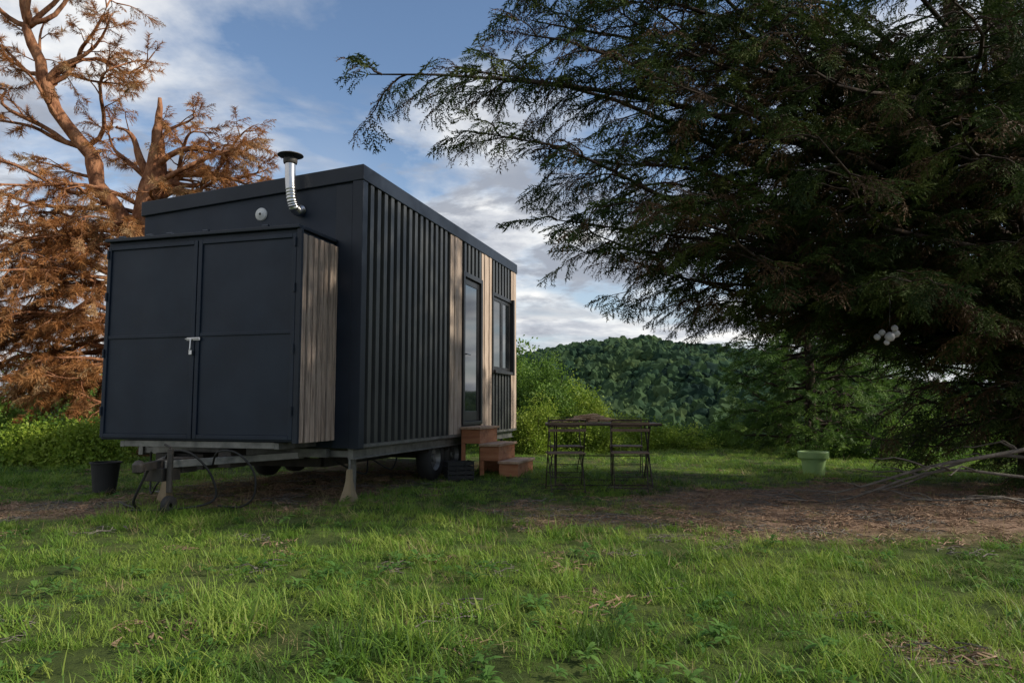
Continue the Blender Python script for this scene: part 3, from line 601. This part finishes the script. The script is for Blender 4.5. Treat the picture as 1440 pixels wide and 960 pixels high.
def lb(p0,e,r,f0=.3,sp=.3,l0=.9,l1=.5,sc=.34,dr=.15,sag=None,wob=.9,st=.09):
    L=np.linalg.norm(np.array(e)-np.array(p0)); c=curve(p0,e,12,L*.06 if sag is None else sag,wob); t.tube(c,np.linspace(r,.012,12),6); t.foliate(c,f0,sp,l0,l1,st,sc,droop=dr,upw=.1,u0=.3)
for e in ((-4.8,13.9,5.55),(-5.2,14.3,6.5),(-5.9,13.6,6.2),(-6.3,14.5,5.5),(-5.6,14,5.35),(-8.0,14.2,6.6),(-5.1,13.4,5.9),(-6.2,13.8,6.75),(-6.5,13.2,5.0),(-5.5,14.6,6.0),(-4.9,14.4,5.2),(-6.0,14.2,5.0),(-5.3,13.7,5.0),(-5.0,14.0,6.1)): lb((-7.0,14,R.uniform(4.9,5.7)),e,.07,.35,.19,.65,.45,.35)
lb((-7.0,14,5.3),(-7.75,13.9,6.4),.12,.8)
for k,e in ((2,(-7.3,13.6,7.6)),(3,(-7.7,13.5,8.5)),(3,(-10.2,13.6,8.0)),(2,(-10.4,13.5,6.4)),(3,(-7.9,14,9.0)),(4,(-8.3,13.8,9.6)),(4,(-10.6,13.6,9.4)),(1,(-10.2,13.3,5.4)),(2,(-10.6,14,7.2)),(3,(-8.1,14.6,7.6)),(4,(-9.2,13.1,9.7)),(1,(-9.8,14.6,6.0)),(2,(-9.6,13.2,7.6)),(3,(-7.2,14.2,8.1)),(3,(-9.6,14.4,8.8)),(4,(-10.3,14,10.2)),(4,(-7.7,13.6,9.7))):
    lb(B[k],e,.055,.4,.26,.75,.5,.36)
for i in range(38):
    zs=R.uniform(1.2,4.8); a=R.choice([R.uniform(2.5,4.3),R.uniform(4.3,5.2)],p=[.8,.2]); L=R.uniform(1.6,3.8)*(1 if a<4.3 else .6); p0=np.array([-7.25,14.1,zs]); e=p0+np.array([math.cos(a)*L,math.sin(a)*L*.7,R.uniform(-.9,.3)+.3]); e[2]=max(e[2],.4)
    lb(p0,e,.05,.2,.22,1.0,.6,.36,.45,st=.1)
t.done(barkor,[needle_tuft('needles_a',L_dry,1,80,.4,.03),needle_tuft('needles_b',L_dry,2,80,.48,.028),spray('dry_spray',L_dry,.5,8,9,.14,.034)],[.4,.35,.25])
# --- generic conifers behind
def pine(name,base,h,rad,lm,n=40,z0=.12,sc=.6,spc=.4):
    global t
    base=np.array([base[0],base[1],float(gz(base[0],base[1]))]); t=Tree(name,base); tr=base+np.array([[0,0,-.2],[.05,0,h*.4],[0,.08,h*.75],[0,0,h]]); t.tube(tr,[.03*h,.022*h,.013*h,.01],8)
    for i in range(n):
        f=z0+(.97-z0)*(i+R.random())/n; a=i*2.4+R.normal(0,.3); L=rad*(1-f)**.6*R.uniform(.7,1.2)+.25; p0=base+np.array([0,0,h*f]); e=p0+np.array([math.cos(a)*L,math.sin(a)*L,R.uniform(-.1,.3)*L])
        c=curve(p0,e,8,-.06*L,.5); t.tube(c,np.linspace(.012*L+.02,.006,8),5); t.foliate(c,.2,spc,.8*L/2.2+.2,.4,.2,sc,droop=.15)
    t.done(bark,[needle_tuft('pine_tuft_a',lm,3,70,.4,.04),spray('pine_spray_b',lm,.4,8,5,.15,.05)])
pine('pine_tree',(6.3,15.6),4.3,1.7,L_pine,56,.04,.4,.24)
pine('pine_tree',(8.0,18.0),5.4,2.1,L_pine,54,.04,.45,.28)
pine('pine_tree',(10.6,21.5),6.0,2.4,L_pine,50,.05,.5,.35)
pine('pine_tree',(13.5,8.5),6.0,2.4,L_con,40,.05,.6)
pine('pine_tree',(17,25),8,3,L_pine,46,.05,.7)
# --- bushes
def bush(name,c,rx,ry,rz,lm,n=500,sc=.3):
    z=float(gz(c[0],c[1])); E=empty(name,(c[0],c[1],z)); P_=[]; mb=MB()
    while len(P_)<n:
        d=R.normal(0,1,3); d/=np.linalg.norm(d); 
        if d[2]<-.2: continue
        k=(.55+.45*R.random()**.5)*(1+.28*math.sin(d[0]*5+c[0])+.22*math.sin(d[1]*7+d[2]*6+c[1])); p=d*k*np.array([rx,ry,rz]); p[2]=max(.02,p[2]); P_.append(p)
    P_=np.array(P_)
    for i in range(0,n,max(1,n//40)): mb.tube(curve((R.normal(0,.1),R.normal(0,.1),-.05),P_[i],5,.05,.5),np.linspace(.02,.004,5),4)
    mb.obj('stems',bark,E)
    scatter('leaves',P_,R.uniform(0,6.28,(n,3)),R.uniform(.7,1.3,n)*sc,[leaf_clump('leaf_clump_a',lm,1,60),leaf_clump('leaf_clump_b',lm,2,50,.26)],E)
bush('bush',(.6,16.6),1.05,.9,1.65,L_bush,850,.26); bush('bush',(1.6,18.3),1.2,.9,1.2,L_bushy,750,.27); bush('bush',(-.5,17.8),1.3,1,2.0,L_bush,700,.3)
bush('bush',(1.5,15.9),1.0,.6,.7,L_bushy,520,.2); bush('bush',(2.9,17.0),1.3,.6,.62,L_bushy,560,.2); bush('bush',(.4,15.3),.75,.5,.95,L_bushy,400,.2); bush('bush',(4.6,18.0),1.2,.6,.45,L_bush,380,.2); bush('bush',(7.5,14.2),1.6,.7,.5,L_bush,500,.22); bush('bush',(10.5,16.2),1.8,.8,.8,L_bush,500,.26)
for c,r,l in (((-9.0,13.0),(1.2,.8,.8),L_bush),((-11.0,14.5),(1.8,1,1.3),L_bush),((-7.6,12.6),(.9,.6,.6),L_bushy),((-9.6,16.5),(2,1.2,1.7),L_bush),((-12.0,12.2),(1.6,1,1.0),L_bush),((-6.2,16),(1.6,1,1.6),L_bush),((-14,17),(2.2,1.5,2.4),L_bush)):
    bush('bush',c,*r,l,600,.26)
# ------------------------------------------------------------ light
az=math.radians(101); el=math.radians(33)
sd=Vector((math.sin(az)*math.cos(el),math.cos(az)*math.cos(el),math.sin(el)))
sl=bpy.data.lights.new('sun','SUN'); sl.energy=5.0; sl.angle=math.radians(2); sl.color=(1,.91,.77); so=bpy.data.objects.new('sun',sl); link(so); so.rotation_euler=sd.to_track_quat('Z','Y').to_euler(); so.location=(10,-10,10)
W=bpy.data.worlds.new('World'); S.world=W; W.use_nodes=True; nt=W.node_tree; N=nt.nodes; L=nt.links; bg=N['Background']; bg.inputs[1].default_value=.15
sky=N.new('ShaderNodeTexSky'); sky.sky_type='NISHITA'; sky.sun_disc=False; sky.sun_elevation=el; sky.sun_rotation=az; sky.dust_density=.6; sky.ozone_density=2.4
tc=N.new('ShaderNodeTexCoord'); sx=N.new('ShaderNodeSeparateXYZ'); L.new(tc.outputs['Generated'],sx.inputs[0])
def M(op,a,b=None,c=None):
    m=N.new('ShaderNodeMath'); m.operation=op
    for i,q in enumerate((a,b,c)):
        if q is None: continue
        if isinstance(q,(int,float)): m.inputs[i].default_value=q
        else: L.new(q,m.inputs[i])
    return m.outputs[0]
zc=M('ADD',M('MAXIMUM',sx.outputs[2],0.0),.16)
cb=N.new('ShaderNodeCombineXYZ'); L.new(M('DIVIDE',sx.outputs[0],zc),cb.inputs[0]); L.new(M('DIVIDE',sx.outputs[1],zc),cb.inputs[1])
def nz(sc,d,r,dist,off=(0,0,0),st=(1,1,1)):
    mp=N.new('ShaderNodeMapping'); mp.inputs['Location'].default_value=off; mp.inputs['Scale'].default_value=st; L.new(cb.outputs[0],mp.inputs[0])
    n=N.new('ShaderNodeTexNoise'); n.inputs['Scale'].default_value=sc; n.inputs['Detail'].default_value=d; n.inputs['Roughness'].default_value=r; n.inputs['Distortion'].default_value=dist; L.new(mp.outputs[0],n.inputs['Vector']); return n.outputs[0]
n1=nz(1.15,9,.56,.35,(3.2,1.1,0)); n2=nz(2.3,8,.6,.2,(8,2,3)); n3=nz(.7,6,.5,.8,(1,5,0),(1,.5,1)); n4=nz(2.6,8,.58,.2,(2,7,1))
hor=M('SUBTRACT',1,M('MULTIPLY',sx.outputs[2],2.1)); hor=M('MAXIMUM',hor,0)
lf=M('MAXIMUM',M('MULTIPLY',M('ADD',sx.outputs[0],.28),-.45),-.04)
cov=M('ADD',M('ADD',n1,M('MULTIPLY',hor,.16)),M('ADD',lf,.03))
r=ramp(nt,[(.50,(0,0,0)),(.59,(.6,.6,.6)),(.67,(1,1,1))]); L.new(cov,r.inputs[0])
cc=ramp(nt,[(.34,(2.6,2.8,3.25)),(.45,(4.1,4.3,4.7)),(.54,(5.9,6.0,6.1)),(.64,(7.2,7.1,6.9))]); L.new(n2,cc.inputs[0])
ci=ramp(nt,[(.48,(0,0,0)),(.78,(.4,.4,.4))]); L.new(n3,ci.inputs[0])
def mixw(f,a,b):
    m=N.new('ShaderNodeMix'); m.data_type='RGBA'; L.new(f,m.inputs[0]); L.new(a,m.inputs[6])
    if isinstance(b,tuple): m.inputs[7].default_value=b
    else: L.new(b,m.inputs[7])
    return m.outputs[2]
base=mixw(M('MULTIPLY',M('POWER',hor,2.4),.6),sky.outputs[0],(4.6,4.95,5.3,1))
c=mixw(ci.outputs[0],base,(4.8,5.1,5.6,1)); c=mixw(r.outputs[0],c,cc.outputs[0])
band=M('MULTIPLY',M('MAXIMUM',M('SUBTRACT',1,M('ABSOLUTE',M('MULTIPLY',M('SUBTRACT',sx.outputs[2],.24),6))),0),1)
dk=ramp(nt,[(.54,(0,0,0)),(.62,(.85,.85,.85))]); L.new(M('ADD',n4,M('MULTIPLY',band,.07)),dk.inputs[0])
dkf=M('MULTIPLY',dk.outputs[0],M('MINIMUM',M('MULTIPLY',band,1.6),1)); c=mixw(dkf,c,(2.4,2.6,3.05,1))
L.new(c,bg.inputs[0])
# ------------------------------------------------------------ camera
cd=bpy.data.cameras.new('camera'); cd.sensor_width=36; cd.lens=25.75; cd.clip_end=6000; cd.clip_start=.05
co=bpy.data.objects.new('camera',cd); link(co); co.location=(0,0,1.0); co.rotation_euler=(math.radians(95),0,0); S.camera=co
S.view_settings.view_transform='Standard'; S.view_settings.look='None'; S.view_settings.exposure=0
